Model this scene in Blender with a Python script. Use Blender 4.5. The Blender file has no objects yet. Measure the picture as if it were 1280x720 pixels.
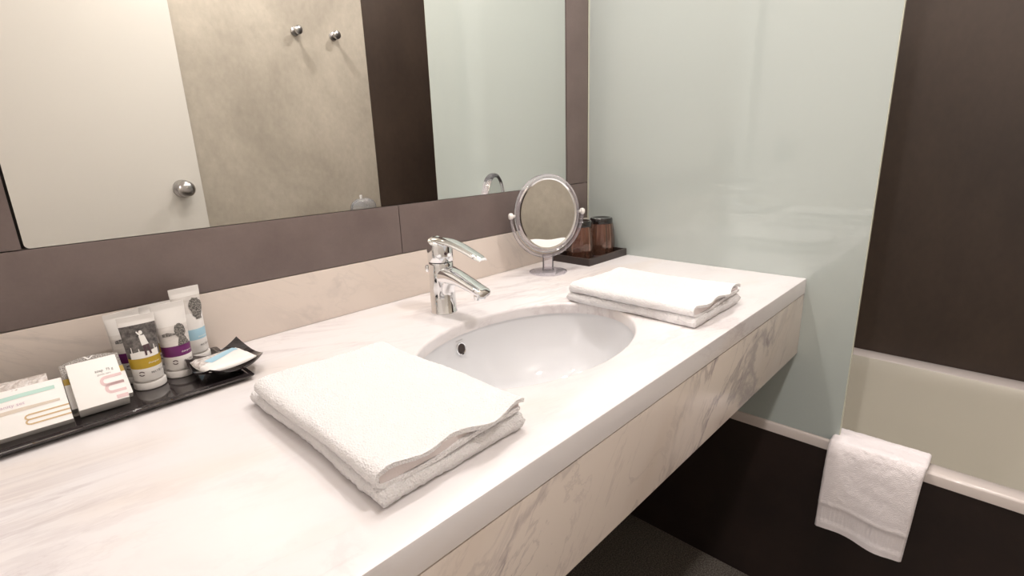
import bpy, bmesh, math, random
from mathutils import Vector, Matrix, noise
PI = math.pi
C = bpy.context.scene.collection
S = bpy.context.scene

# ------------------------------------------------------------------ camera
f_px = 642.667
right = Vector((0.6932932, -0.71986904, -0.03366152))
up = Vector((0.21255473, 0.15962945, 0.96402227))
fwd = Vector((0.68859641, 0.675505, -0.26368158))
cd = bpy.data.cameras.new('camera'); cam = bpy.data.objects.new('camera', cd); C.objects.link(cam)
cam.matrix_world = Matrix(((right.x, up.x, -fwd.x, -1.2536), (right.y, up.y, -fwd.y, -0.9059),
                           (right.z, up.z, -fwd.z, 1.155), (0, 0, 0, 1)))
cd.sensor_width = 36; cd.lens = 36 * f_px / 1280; cd.clip_start = 0.01; cd.clip_end = 50
S.camera = cam

# ------------------------------------------------------------------ world, exposure
w = bpy.data.worlds.new('world'); S.world = w; w.use_nodes = True
bg = w.node_tree.nodes['Background']; bg.inputs[0].default_value = (1.0, 0.95, 0.9, 1); bg.inputs[1].default_value = 0.5
S.view_settings.view_transform = 'Standard'; S.view_settings.look = 'None'
S.view_settings.gamma = 1; S.view_settings.use_curve_mapping = False
S.view_settings.exposure = 0.6

# ------------------------------------------------------------------ lamps (the room's ceiling spots; the last is an added corridor fill): position, watts, radius
LAMPS = [(-1.00, -0.17, 2.0), (-0.62, -0.17, 2.1), (-0.20, -0.17, 3.0), (-0.50, -1.05, 6.0), (0.33, -0.65, 6.0), (-3.30, -0.98, 25.0)]
CEIL = 2.35

# ------------------------------------------------------------------ materials
def nt(name):
    m = bpy.data.materials.new(name); m.use_nodes = True
    n = m.node_tree; b = n.nodes['Principled BSDF']
    return m, n, b
def mat(name, col, rough=0.5, metal=0.0, coat=0.0, trans=0.0, ior=1.45, spec=0.5, bump=0.0, bscale=200.0, sheen=0.0, emit=0.0):
    m, n, b = nt(name)
    b.inputs['Base Color'].default_value = (*col, 1); b.inputs['Roughness'].default_value = rough
    b.inputs['Metallic'].default_value = metal; b.inputs['Coat Weight'].default_value = coat
    b.inputs['Coat Roughness'].default_value = 0.04
    b.inputs['Transmission Weight'].default_value = trans; b.inputs['IOR'].default_value = ior
    b.inputs['Specular IOR Level'].default_value = spec
    b.inputs['Sheen Weight'].default_value = sheen
    if emit:
        b.inputs['Emission Color'].default_value = (*col, 1); b.inputs['Emission Strength'].default_value = emit
    if bump:
        t = n.nodes.new('ShaderNodeTexCoord'); q = n.nodes.new('ShaderNodeTexNoise'); q.inputs['Scale'].default_value = bscale
        q.inputs['Detail'].default_value = 3
        u = n.nodes.new('ShaderNodeBump'); u.inputs['Strength'].default_value = bump; u.inputs['Distance'].default_value = 0.002
        n.links.new(t.outputs['Object'], q.inputs['Vector']); n.links.new(q.outputs[0], u.inputs['Height']); n.links.new(u.outputs[0], b.inputs['Normal'])
    return m
def cloudy(name, c1, c2, scale=3.0, rough=0.5, detail=6, lo=0.35, hi=0.65, coat=0.0, stretch=(1, 1, 1), fine=0.0, bump=0.0, dist=0.0):
    m, n, b = nt(name)
    t = n.nodes.new('ShaderNodeTexCoord'); mp = n.nodes.new('ShaderNodeMapping'); mp.inputs['Scale'].default_value = stretch
    q = n.nodes.new('ShaderNodeTexNoise'); q.inputs['Scale'].default_value = scale; q.inputs['Detail'].default_value = detail
    q.inputs['Roughness'].default_value = 0.6; q.inputs['Distortion'].default_value = dist
    r = n.nodes.new('ShaderNodeValToRGB')
    r.color_ramp.elements[0].position = lo; r.color_ramp.elements[0].color = (*c1, 1)
    r.color_ramp.elements[1].position = hi; r.color_ramp.elements[1].color = (*c2, 1)
    n.links.new(t.outputs['Object'], mp.inputs[0]); n.links.new(mp.outputs[0], q.inputs['Vector']); n.links.new(q.outputs[0], r.inputs[0])
    out = r.outputs[0]
    if fine:
        q2 = n.nodes.new('ShaderNodeTexNoise'); q2.inputs['Scale'].default_value = scale * 25; q2.inputs['Detail'].default_value = 2
        n.links.new(mp.outputs[0], q2.inputs['Vector'])
        mx = n.nodes.new('ShaderNodeMix'); mx.data_type = 'RGBA'; mx.blend_type = 'OVERLAY'; mx.inputs[0].default_value = fine
        n.links.new(out, mx.inputs[6]); n.links.new(q2.outputs[0], mx.inputs[7]); out = mx.outputs[2]
    n.links.new(out, b.inputs['Base Color']); b.inputs['Roughness'].default_value = rough; b.inputs['Coat Weight'].default_value = coat
    if bump:
        u = n.nodes.new('ShaderNodeBump'); u.inputs['Strength'].default_value = bump; u.inputs['Distance'].default_value = 0.003
        n.links.new(q.outputs[0], u.inputs['Height']); n.links.new(u.outputs[0], b.inputs['Normal'])
    return m
def marble(name, base, warm, vein, amount, scale, rot, rough=0.22, wmix=0.6, z0=0.40, z1=0.56):
    m, n, b = nt(name)
    N, L = n.nodes.new, n.links.new
    t = N('ShaderNodeTexCoord'); mp = N('ShaderNodeMapping'); mp.vector_type = 'TEXTURE'; mp.inputs['Rotation'].default_value = rot; mp.inputs['Scale'].default_value = (2.6, 1, 1)
    L(t.outputs['Object'], mp.inputs[0])
    big = N('ShaderNodeTexNoise'); big.inputs['Scale'].default_value = scale * 0.8; big.inputs['Detail'].default_value = 4; L(t.outputs['Object'], big.inputs['Vector'])
    def ridge(sc, w_, distn):
        q = N('ShaderNodeTexNoise'); q.inputs['Scale'].default_value = sc; q.inputs['Detail'].default_value = 8; q.inputs['Roughness'].default_value = 0.62; q.inputs['Distortion'].default_value = distn
        L(mp.outputs[0], q.inputs['Vector'])
        s = N('ShaderNodeMath'); s.operation = 'SUBTRACT'; s.inputs[1].default_value = 0.5; L(q.outputs[0], s.inputs[0])
        a = N('ShaderNodeMath'); a.operation = 'ABSOLUTE'; L(s.outputs[0], a.inputs[0])
        r = N('ShaderNodeMapRange'); r.inputs[1].default_value = 0; r.inputs[2].default_value = w_; r.inputs[3].default_value = 1; r.inputs[4].default_value = 0
        r.interpolation_type = 'SMOOTHSTEP'; L(a.outputs[0], r.inputs[0])
        return r.outputs[0]
    v1 = ridge(scale, 0.035, 0.7); v2 = ridge(scale * 2.3, 0.02, 1.0)
    # only some zones carry veins
    z = N('ShaderNodeMapRange'); z.inputs[1].default_value = z0; z.inputs[2].default_value = z1; L(big.outputs[0], z.inputs[0])
    ad = N('ShaderNodeMath'); ad.operation = 'MULTIPLY_ADD'; ad.inputs[1].default_value = 0.6; L(v2, ad.inputs[0]); L(v1, ad.inputs[2])
    mu = N('ShaderNodeMath'); mu.operation = 'MULTIPLY'; L(ad.outputs[0], mu.inputs[0]); L(z.outputs[0], mu.inputs[1])
    am = N('ShaderNodeMath'); am.operation = 'MULTIPLY'; am.inputs[1].default_value = amount; am.use_clamp = True; L(mu.outputs[0], am.inputs[0])
    wn = N('ShaderNodeTexNoise'); wn.inputs['Scale'].default_value = scale * 1.7; wn.inputs['Detail'].default_value = 5; L(mp.outputs[0], wn.inputs['Vector'])
    wr = N('ShaderNodeMapRange'); wr.inputs[1].default_value = 0.5; wr.inputs[2].default_value = 0.72; wr.inputs[4].default_value = wmix; L(wn.outputs[0], wr.inputs[0])
    m1 = N('ShaderNodeMix'); m1.data_type = 'RGBA'; m1.inputs[6].default_value = (*base, 1); m1.inputs[7].default_value = (*warm, 1); L(wr.outputs[0], m1.inputs[0])
    m2 = N('ShaderNodeMix'); m2.data_type = 'RGBA'; m2.inputs[7].default_value = (*vein, 1); L(m1.outputs[2], m2.inputs[6]); L(am.outputs[0], m2.inputs[0])
    L(m2.outputs[2], b.inputs['Base Color']); b.inputs['Roughness'].default_value = rough
    return m

M = {}
M['marble_top'] = marble('marble_top', (0.79, 0.755, 0.755), (0.71, 0.61, 0.53), (0.48, 0.41, 0.42), 0.30, 4.2, (0, 0, -0.25), wmix=0.6)
M['marble_apron'] = marble('marble_apron', (0.83, 0.74, 0.67), (0.74, 0.63, 0.54), (0.30, 0.24, 0.25), 0.60, 4.0, (0, -0.75, 0), wmix=0.6, z0=0.30, z1=0.52)
M['marble_splash'] = marble('marble_splash', (0.78, 0.69, 0.62), (0.70, 0.61, 0.53), (0.5, 0.45, 0.42), 0.3, 3.0, (0, 0.5, 0), wmix=0.5)
M['ceramic'] = mat('ceramic', (0.76, 0.76, 0.775), 0.06, coat=0.5)
M['enamel'] = mat('enamel', (0.70, 0.66, 0.57), 0.12, coat=0.4)
M['enamel_white'] = mat('enamel_white', (0.66, 0.59, 0.55), 0.2, coat=0.3)
M['chrome'] = mat('chrome', (0.86, 0.87, 0.88), 0.06, metal=1)
M['steel'] = mat('brushed_steel', (0.45, 0.43, 0.42), 0.28, metal=1)
M['mirror'] = mat('mirror_silver', (0.93, 0.945, 0.93), 0.0, metal=1)
M['frame_tile'] = cloudy('taupe_tile', (0.16, 0.122, 0.112), (0.195, 0.152, 0.140), 9, 0.42, fine=0.06)
M['dark_joint'] = mat('dark_joint', (0.03, 0.025, 0.022), 0.7)
M['brown_wall'] = cloudy('brown_cladding', (0.034, 0.021, 0.015), (0.062, 0.040, 0.028), 2.4, 0.5, stretch=(1, 1, 0.6), detail=8, fine=0.15)
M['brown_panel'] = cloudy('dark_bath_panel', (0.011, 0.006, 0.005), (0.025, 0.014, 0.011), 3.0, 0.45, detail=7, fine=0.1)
M['concrete'] = cloudy('polished_concrete', (0.34, 0.295, 0.24), (0.55, 0.485, 0.40), 2.6, 0.4, detail=9, lo=0.3, hi=0.72, stretch=(1, 1, 0.7), fine=0.12, dist=0.6)
M['paint'] = mat('white_paint', (0.72, 0.68, 0.64), 0.6)
M['ceil'] = mat('ceiling_paint', (0.80, 0.78, 0.75), 0.7)
M['door'] = mat('door_paint', (0.68, 0.64, 0.585), 0.4)
M['floor'] = cloudy('speckled_floor', (0.07, 0.06, 0.05), (0.24, 0.21, 0.18), 260, 0.6, detail=2, lo=0.4, hi=0.68)
M['gloss_black'] = mat('gloss_black', (0.022, 0.017, 0.018), 0.07, coat=0.5)
M['tray_brown'] = mat('dark_brown_tray', (0.045, 0.032, 0.029), 0.3)
M['white_plastic'] = mat('white_plastic', (0.82, 0.79, 0.76), 0.3)
M['paper'] = mat('white_card', (0.86, 0.83, 0.80), 0.45)
M['paper_beige'] = mat('beige_card', (0.66, 0.57, 0.48), 0.5)
M['pink_ink'] = mat('pink_ink', (0.72, 0.53, 0.53), 0.5)
M['grey_ink'] = mat('grey_ink', (0.33, 0.32, 0.31), 0.5)
M['dark_ink'] = mat('dark_ink', (0.09, 0.05, 0.06), 0.5)
M['light_ink'] = mat('light_ink', (0.86, 0.84, 0.80), 0.5)
M['tan_ink'] = mat('tan_ink', (0.60, 0.43, 0.24), 0.5)
M['lilac_ink'] = mat('lilac_ink', (0.60, 0.45, 0.54), 0.5)
M['turquoise'] = mat('turquoise_ink', (0.50, 0.70, 0.63), 0.5)
M['mustard'] = mat('mustard_band', (0.50, 0.33, 0.03), 0.35)
M['purple'] = mat('purple_band', (0.15, 0.02, 0.13), 0.35)
M['sky_blue'] = mat('sky_blue_band', (0.38, 0.60, 0.72), 0.35)
M['photo_dark'] = cloudy('dark_photo_print', (0.035, 0.03, 0.03), (0.22, 0.20, 0.19), 160, 0.35, lo=0.35, hi=0.7)
M['photo_mid'] = cloudy('grey_photo_print', (0.20, 0.18, 0.17), (0.62, 0.58, 0.55), 110, 0.35, stretch=(0.5, 0.5, 1.6))
M['photo_pale'] = cloudy('pale_photo_print', (0.58, 0.54, 0.51), (0.78, 0.74, 0.70), 70, 0.35, stretch=(0.5, 0.5, 1.6))
M['bush'] = cloudy('bush_print', (0.06, 0.055, 0.05), (0.40, 0.37, 0.34), 500, 0.4, lo=0.4, hi=0.7)
M['sponge'] = cloudy('speckled_grey_print', (0.12, 0.10, 0.09), (0.48, 0.44, 0.40), 700, 0.5, lo=0.4, hi=0.62)
M['wrap'] = cloudy('crinkled_wrapper', (0.50, 0.42, 0.37), (0.85, 0.80, 0.77), 90, 0.22, detail=4, coat=0.6, bump=1.0, dist=1.5)
M['socket'] = mat('grey_socket', (0.20, 0.20, 0.19), 0.4)
M['joint'] = cloudy('stained_joint', (0.28, 0.22, 0.18), (0.62, 0.38, 0.14), 9, 0.6, lo=0.5, hi=0.68)
M['hole'] = mat('dark_hole', (0.05, 0.035, 0.03), 0.6)
M['black_base'] = mat('black_glass_base', (0.012, 0.01, 0.01), 0.08, coat=0.6)
def thin_clear(name, tint, gloss, ior, milk=0.0, milk_col=(.9, .9, .92)):
    m, n, b = nt(name); N, L = n.nodes.new, n.links.new; n.nodes.remove(b)
    t = N('ShaderNodeBsdfTransparent'); t.inputs[0].default_value = (*tint, 1)
    g = N('ShaderNodeBsdfGlossy'); g.inputs['Roughness'].default_value = gloss
    d = N('ShaderNodeBsdfDiffuse'); d.inputs[0].default_value = (*milk_col, 1)
    fr = N('ShaderNodeFresnel'); fr.inputs[0].default_value = ior
    m0 = N('ShaderNodeMixShader'); m0.inputs[0].default_value = milk; L(t.outputs[0], m0.inputs[1]); L(d.outputs[0], m0.inputs[2])
    m1 = N('ShaderNodeMixShader'); L(fr.outputs[0], m1.inputs[0]); L(m0.outputs[0], m1.inputs[1]); L(g.outputs[0], m1.inputs[2])
    L(m1.outputs[0], n.nodes['Material Output'].inputs[0]); return m
M['clear'] = thin_clear('clear_acrylic', (0.985, 0.975, 0.99), 0.03, 1.3, 0.16, (0.95, 0.91, 0.97))
M['amber'] = thin_clear('smoked_amber_glass', (0.80, 0.62, 0.54), 0.05, 1.7, 0.16, (0.50, 0.26, 0.18))
M['clear_milky'] = thin_clear('milky_clear_plastic', (0.9, 0.88, 0.86), 0.08, 1.5, 0.22)
M['lens'] = mat('lamp_lens', (1.0, 0.90, 0.80), 0.5, emit=30)
M['glass_edge'] = mat('polished_glass_edge', (0.66, 0.68, 0.56), 0.2)

# terry: white cotton with a fine looped relief
def terry(name, col, scale, strength):
    m, n, b = nt(name)
    N, L = n.nodes.new, n.links.new
    t = N('ShaderNodeTexCoord'); v = N('ShaderNodeTexVoronoi'); v.inputs['Scale'].default_value = scale; L(t.outputs['Object'], v.inputs['Vector'])
    q = N('ShaderNodeTexNoise'); q.inputs['Scale'].default_value = scale * 0.22; q.inputs['Detail'].default_value = 4; L(t.outputs['Object'], q.inputs['Vector'])
    a = N('ShaderNodeMath'); a.operation = 'ADD'; L(v.outputs['Distance'], a.inputs[0]); L(q.outputs[0], a.inputs[1])
    u = N('ShaderNodeBump'); u.inputs['Strength'].default_value = strength; u.inputs['Distance'].default_value = 0.0025
    L(a.outputs[0], u.inputs['Height']); L(u.outputs[0], b.inputs['Normal'])
    b.inputs['Base Color'].default_value = (*col, 1); b.inputs['Roughness'].default_value = 0.95
    b.inputs['Specular IOR Level'].default_value = 0.1; b.inputs['Sheen Weight'].default_value = 0.25
    return m
M['terry'] = terry('white_terry', (0.86, 0.84, 0.84), 480, 0.6)
M['hem'] = mat('smooth_hem', (0.76, 0.69, 0.68), 0.9, spec=0.1, bump=0.25, bscale=300)
M['terry_pink'] = terry('pinkish_white_terry', (0.90, 0.84, 0.84), 520, 0.3)

# frosted glass: satin body that lets light through, glossy face
def frosted():
    m, n, b = nt('frosted_glass')
    N, L = n.nodes.new, n.links.new
    n.nodes.remove(b)
    d = N('ShaderNodeBsdfDiffuse'); d.inputs[0].default_value = (0.70, 0.765, 0.73, 1)
    tr = N('ShaderNodeBsdfTranslucent'); tr.inputs[0].default_value = (0.75, 0.83, 0.79, 1)
    mx = N('ShaderNodeMixShader'); mx.inputs[0].default_value = 0.35
    g = N('ShaderNodeBsdfGlossy'); g.inputs['Roughness'].default_value = 0.015
    fr = N('ShaderNodeFresnel'); fr.inputs[0].default_value = 1.8
    m2 = N('ShaderNodeMixShader')
    L(d.outputs[0], mx.inputs[1]); L(tr.outputs[0], mx.inputs[2])
    L(fr.outputs[0], m2.inputs[0]); L(mx.outputs[0], m2.inputs[1]); L(g.outputs[0], m2.inputs[2])
    L(m2.outputs[0], n.nodes['Material Output'].inputs[0])
    return m
M['frosted'] = frosted()

# ------------------------------------------------------------------ helpers
def link_mesh(name, bm, m, parent=None, smooth=True, angle=40, recalc=True):
    me = bpy.data.meshes.new(name)
    if recalc: bmesh.ops.recalc_face_normals(bm, faces=bm.faces)
    bm.to_mesh(me); bm.free()
    ms = m if isinstance(m, (list, tuple)) else [m]
    for k in ms: me.materials.append(M[k] if isinstance(k, str) else k)
    if smooth:
        for p in me.polygons: p.use_smooth = True
        me.set_sharp_from_angle(angle=math.radians(angle))
    o = bpy.data.objects.new(name, me); C.objects.link(o)
    if parent: o.parent = parent
    return o
def tag(o, label=None, cat=None, group=None, kind=None):
    if label: o['label'] = label
    if cat: o['category'] = cat
    if group: o['group'] = group
    if kind: o['kind'] = kind
    return o
def thing(name, label, cat, loc=(0, 0, 0), rz=0, group=None):
    o = bpy.data.objects.new(name, None); C.objects.link(o); o.location = loc; o.rotation_euler = (0, 0, rz); o.empty_display_size = 0.05
    return tag(o, label, cat, group)
def box(x0, x1, y0, y1, z0, z1, bev=0.0, bm=None):
    bm2 = bmesh.new()
    bmesh.ops.create_cube(bm2, size=1)
    for v in bm2.verts:
        v.co = Vector((x0 + (v.co.x + .5) * (x1 - x0), y0 + (v.co.y + .5) * (y1 - y0), z0 + (v.co.z + .5) * (z1 - z0)))
    if bev: bmesh.ops.bevel(bm2, geom=list(bm2.edges), offset=bev, segments=2, profile=0.7, affect='EDGES')
    if bm is None: return bm2
    merge(bm, bm2); return bm
def merge(a, b):
    me = bpy.data.meshes.new('tmp'); b.to_mesh(me); b.free(); a.from_mesh(me); bpy.data.meshes.remove(me); return a
def loft(rings, closed=True, cap0=True, cap1=True, bm=None, mi=None):
    """rings: list of lists of points"""
    bm = bm or bmesh.new(); R = [[bm.verts.new(p) for p in r] for r in rings]
    n = len(R[0])
    for i in range(len(R) - 1):
        for j in range(n if closed else n - 1):
            k = (j + 1) % n
            fc = bm.faces.new((R[i][j], R[i][k], R[i + 1][k], R[i + 1][j]))
            if mi: fc.material_index = mi(i, j)
    if cap0: bm.faces.new(R[0][::-1])
    if cap1: bm.faces.new(R[-1])
    return bm
def lathe(prof, seg=48, c=(0, 0, 0), cap0=True, cap1=True, sx=1, sy=1):
    return loft([[(c[0] + r * sx * math.cos(2 * PI * k / seg), c[1] + r * sy * math.sin(2 * PI * k / seg), c[2] + z) for k in range(seg)] for r, z in prof], cap0=cap0, cap1=cap1)
def tube(pts, rads, seg=20, bm=None, flat=1.0, upv=Vector((0, 0, 1))):
    pts = [Vector(p) for p in pts]; rings = []
    for i, p in enumerate(pts):
        d = (pts[min(i + 1, len(pts) - 1)] - pts[max(i - 1, 0)]).normalized()
        a = d.cross(upv)
        if a.length < 1e-4: a = Vector((1, 0, 0))
        a.normalize(); b = a.cross(d).normalized(); r = rads[i] if isinstance(rads, (list, tuple)) else rads
        rings.append([p + a * r * math.cos(2 * PI * k / seg) + b * r * flat * math.sin(2 * PI * k / seg) for k in range(seg)])
    return loft(rings, bm=bm)
def rrect(x0, x1, y0, y1, r, z, seg=8):
    out = []
    for cx, cy, a0 in ((x1 - r, y1 - r, 0), (x0 + r, y1 - r, PI / 2), (x0 + r, y0 + r, PI), (x1 - r, y0 + r, 1.5 * PI)):
        for k in range(seg + 1):
            a = a0 + PI / 2 * k / seg
            out.append((cx + r * math.cos(a), cy + r * math.sin(a), z))
    return out
def struct(name, bm, m, parent=None, **k):
    o = link_mesh(name, bm, m, parent, **k)
    if parent is None: o['kind'] = 'structure'
    return o
def poly(bm, pts, mi=0):
    fc = bm.faces.new([bm.verts.new(p) for p in pts]); fc.material_index = mi; return fc
def text_pts(body, size, ox=0, oy=0, bold=0.0):
    """font outlines as a flat triangle mesh: verts [(x,y)], faces"""
    cu = bpy.data.curves.new('txt', 'FONT'); cu.body = body; cu.size = size; cu.resolution_u = 2; cu.offset = bold
    o = bpy.data.objects.new('txt', cu); C.objects.link(o)
    dg = bpy.context.evaluated_depsgraph_get(); me = bpy.data.meshes.new_from_object(o.evaluated_get(dg))
    vs = [(v.co.x + ox, v.co.y + oy) for v in me.vertices]; fs = [tuple(p.vertices) for p in me.polygons]
    bpy.data.objects.remove(o); bpy.data.curves.remove(cu); bpy.data.meshes.remove(me)
    return vs, fs
def print_on(name, shapes, fn, parent, m, dense=0.0022):
    """shapes: list of (verts2d, faces); fn maps (u,v) to a surface point"""
    bm = bmesh.new()
    for vs, fs in shapes:
        V = [bm.verts.new((p[0], p[1], 0)) for p in vs]
        for q in fs:
            try: bm.faces.new([V[i] for i in q])
            except ValueError: pass
    for k in range(5):                         # keep the print close to the curved surface
        if not dense: break
        bmesh.ops.triangulate(bm, faces=bm.faces)
        long_ = [e for e in bm.edges if e.calc_length() > dense]
        if not long_: break
        bmesh.ops.subdivide_edges(bm, edges=long_, cuts=1)
    bmesh.ops.triangulate(bm, faces=bm.faces)
    for v in bm.verts: v.co = fn(v.co.x, v.co.y)
    return link_mesh(name, bm, m, parent, smooth=False)
def strip(pts_a, pts_b):
    vs = list(pts_a) + list(pts_b); n = len(pts_a)
    return vs, [(i, i + 1, n + i + 1, n + i) for i in range(n - 1)]
def arcband(cx, cy, r, w_, a0, a1, n=10, sx=1, sy=1):
    A = [(cx + sx * (r - w_ / 2) * math.cos(a0 + (a1 - a0) * k / n), cy + sy * (r - w_ / 2) * math.sin(a0 + (a1 - a0) * k / n)) for k in range(n + 1)]
    B = [(cx + sx * (r + w_ / 2) * math.cos(a0 + (a1 - a0) * k / n), cy + sy * (r + w_ / 2) * math.sin(a0 + (a1 - a0) * k / n)) for k in range(n + 1)]
    return strip(A, B)
def blob2(cx, cy, rx, ry, n=18, jit=0.0, seed=0):
    rnd = random.Random(seed)
    vs = [(cx, cy)] + [(cx + rx * (1 + jit * rnd.uniform(-1, 1)) * math.cos(2 * PI * k / n), cy + ry * (1 + jit * rnd.uniform(-1, 1)) * math.sin(2 * PI * k / n)) for k in range(n)]
    return vs, [(0, 1 + k, 1 + (k + 1) % n) for k in range(n)]

# ------------------------------------------------------------------ the room
XL, YB, XR = -1.32, -1.30, 0.668
CT = 0.85
struct('floor', box(-4.0, XR, YB, 0.02, -0.05, 0), 'floor')
struct('ceiling', box(-4.0, XR + .05, YB - .05, 0.06, CEIL, CEIL + .05), 'ceil')
struct('wall_front', box(XL - .05, XR, 0.014, 0.06, 0, CEIL), 'paint')
struct('wall_right', box(XR, XR + .05, YB - .05, 0.06, 0, CEIL), 'brown_wall')
struct('wall_back', box(XL - .05, 0.112, YB - .05, YB, 0, CEIL), 'concrete')
struct('trim_1', box(0.112, XR, YB - .05, YB + .004, 0, CEIL), 'brown_wall')          # brown cladding of the bath recess, back
struct('trim_2', box(0.011, XR, 0.0, 0.014, 0, CEIL), 'brown_wall')                   # and on the mirror side
# left wall with the doorway next to the counter
bm = box(XL - .05, XL, -0.64, 0.014, 0, CEIL); box(XL - .05, XL, YB, -1.265, 0, CEIL, bm=bm); box(XL - .05, XL, -1.265, -0.64, 2.06, CEIL, bm=bm)
struct('wall_left', bm, 'paint')
# corridor outside the doorway
bm = box(-4.0, -3.95, YB, 0.02, 0, CEIL); box(-4.0, XL - .05, YB - .05, YB, 0, CEIL, bm=bm); box(-4.0, XL - .05, 0.014, 0.06, 0, CEIL, bm=bm)
struct('wall_corridor', bm, 'paint')

# door, standing open against the concrete wall
d = struct('door_1', box(XL + .012, -0.663, -1.279, -1.240, 0.01, 2.03, 0.0015), 'door')
k = link_mesh('door_knob', lathe([(0.030, 0), (0.032, .003), (0.030, .007), (0.013, .010), (0.011, .026), (0.018, .032), (0.026, .040), (0.028, .050), (0.025, .060), (0.015, .067), (0.004, .069)], 40), 'steel', d)
k.location = (-0.727, -1.2405, 1.052); k.rotation_euler = (-PI / 2, 0, 0)
# rotate so that the axis points to +y
for hx in (-0.207, -0.040):
    o = link_mesh('robe_hook', lathe([(0.017, 0), (0.018, .003), (0.016, .006), (0.008, .008), (0.007, .022), (0.014, .028), (0.017, .034), (0.0165, .039), (0.012, .042), (0.002, .043)], 32), 'steel')
    o.location = (hx, YB, 1.639); o.rotation_euler = (-PI / 2, 0, 0)
    tag(o, 'round steel robe hook on the concrete wall, nearer the white door' if hx < -.1 else 'round steel robe hook on the concrete wall, nearer the dark brown wall', 'hook', 'robe hooks on the concrete wall')
t = thing('wall_fixture', 'small unidentified clear plastic domed dispenser on the concrete wall, seen at the mirror edge', 'fixture', (0.0, YB, 0.90))  # unidentified clear shape in the mirror; its domed wall form is made up
link_mesh('dome', loft([[(r * math.cos(a), abs(math.sin(a)) * 0 + .030 + .028 * math.sin(a) * (r / .05), z * 1.0) for a in [2 * PI * k / 32 for k in range(32)]] for r, z in ((.062, -.05), (.066, 0), (.063, .022), (.052, .037), (.034, .047), (.012, .051))]), 'clear_milky', t, angle=60)
link_mesh('top_stem', lathe([(.006, .048), (.005, .058), (.007, .060), (.006, .066)], 20, (-.008, .030, 0)), 'white_plastic', t)
# socket plate on the left wall (seen mirrored in the glass screen)
t = thing('wall_socket', 'grey square socket plate mirrored faintly in the frosted glass', 'socket', (XL, -0.132, 1.104))
link_mesh('plate', box(0, 0.008, -0.042, 0.042, -0.042, 0.042, 0.002), 'socket', t)
link_mesh('insert', lathe([(0.020, 0), (0.021, 0.010), (0.018, 0.0105), (0.017, 0.006), (0.001, 0.006)], 28), 'socket', t).rotation_euler = (0, PI / 2, 0)

# ------------------------------------------------------------------ mirror wall
ML, MR, MB, MT = -1.222, -0.0965, 1.0495, 1.95
def tile(x0, x1, z0, z1, parent):
    return link_mesh('tile', box(x0 + .0007, x1 - .0007, 0.0, 0.0135, z0 + .0007, z1 - .0007, 0.0008), 'frame_tile', parent)
fr = thing('mirror_frame', 'taupe stone tile frame around the large wall mirror', 'frame', (0, 0, 0.9475))
def ftile(x0, x1, z0, z1):
    o = link_mesh('tile', box(x0 + .0007, x1 - .0007, 0.0, 0.0125, z0 + .0007 - .9475, z1 - .0007 - .9475, 0.0008), 'frame_tile', fr); return o
ftile(XL, -0.654, 0.9475, 1.049); ftile(-0.654, -0.0005, 0.9475, 1.049)
ftile(MR + .0025, -0.0005, 1.049, 1.655); ftile(MR + .0025, -0.0005, 1.655, 2.05)
ftile(XL, ML - .0025, 1.049, 1.655); ftile(XL, ML - .0025, 1.655, 2.05)
ftile(ML, -0.654, MT + .003, 2.05); ftile(-0.654, MR, MT + .003, 2.05)
mr = thing('wall_mirror', 'large rectangular wall mirror set flush in the taupe tile frame', 'mirror', (0, 0, MB))
bm = bmesh.new()
outl = [(p[0], p[1]) for p in rrect(ML, MR, 0, MT - MB, 0.006, 0, 6)]
loft([[(x, 0.010, z) for x, z in outl], [(x, 0.0032, z) for x, z in outl]], bm=bm)
link_mesh('silvered_glass', bm, 'mirror', mr, smooth=False)
link_mesh('backing', box(ML - .003, MR + .003, 0.0102, 0.0138, -.0003, MT - MB + .003), 'dark_joint', mr, smooth=False)

# ------------------------------------------------------------------ vanity: marble top, apron, splash
BX, BY, BA, BB = -0.66, -0.366, 0.218, 0.151
SEG = 128
van = thing('vanity_counter', 'long white veined marble washbasin counter along the mirror wall', 'counter', (0, 0, 0))
def ell(a, b, z, seg=SEG): return [(BX + a * math.cos(2 * PI * k / seg), BY + b * math.sin(2 * PI * k / seg), z) for k in range(seg)]
def rect_ring(x0, x1, y0, y1, z, seg=SEG):
    out = []
    for k in range(seg):
        a = 2 * PI * k / seg; dx, dy = math.cos(a) * BA, math.sin(a) * BB
        t_ = min((x1 - BX) / dx if dx > 1e-9 else ((x0 - BX) / dx if dx < -1e-9 else 1e9), (y1 - BY) / dy if dy > 1e-9 else ((y0 - BY) / dy if dy < -1e-9 else 1e9))
        out.append([BX + dx * t_, BY + dy * t_, z])
    for cx in (x0, x1):                       # snap nearest ring points to the corners
        for cy in (y0, y1):
            j = min(range(seg), key=lambda i: (out[i][0] - cx) ** 2 + (out[i][1] - cy) ** 2); out[j] = [cx, cy, z]
    return out
X0, X1, Y0, Y1 = XL, -0.0005, -0.600, -0.0005
rings = [ell(BA - .005, BB - .005, CT - .0205), ell(BA - .005, BB - .005, CT - .005), ell(BA - .0038, BB - .0038, CT - .0018), ell(BA - .002, BB - .002, CT - .0005), ell(BA, BB, CT)]
rings += [rect_ring(X0, X1, Y0 + .003, Y1, CT), rect_ring(X0, X1, Y0 + .001, Y1, CT - .0008), rect_ring(X0, X1, Y0, Y1, CT - .0035), rect_ring(X0, X1, Y0, Y1, CT - .034), rect_ring(X0, X1, Y0 + .03, Y1, CT - .034), rect_ring(X0, X1, Y0 + .03, Y1, CT - .0205), ell(BA - .005, BB - .005, CT - .0205)]
bm = loft(rings, cap0=False, cap1=False); bmesh.ops.remove_doubles(bm, verts=bm.verts, dist=1e-5)
link_mesh('marble_top', bm, 'marble_top', van, angle=35)
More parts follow.
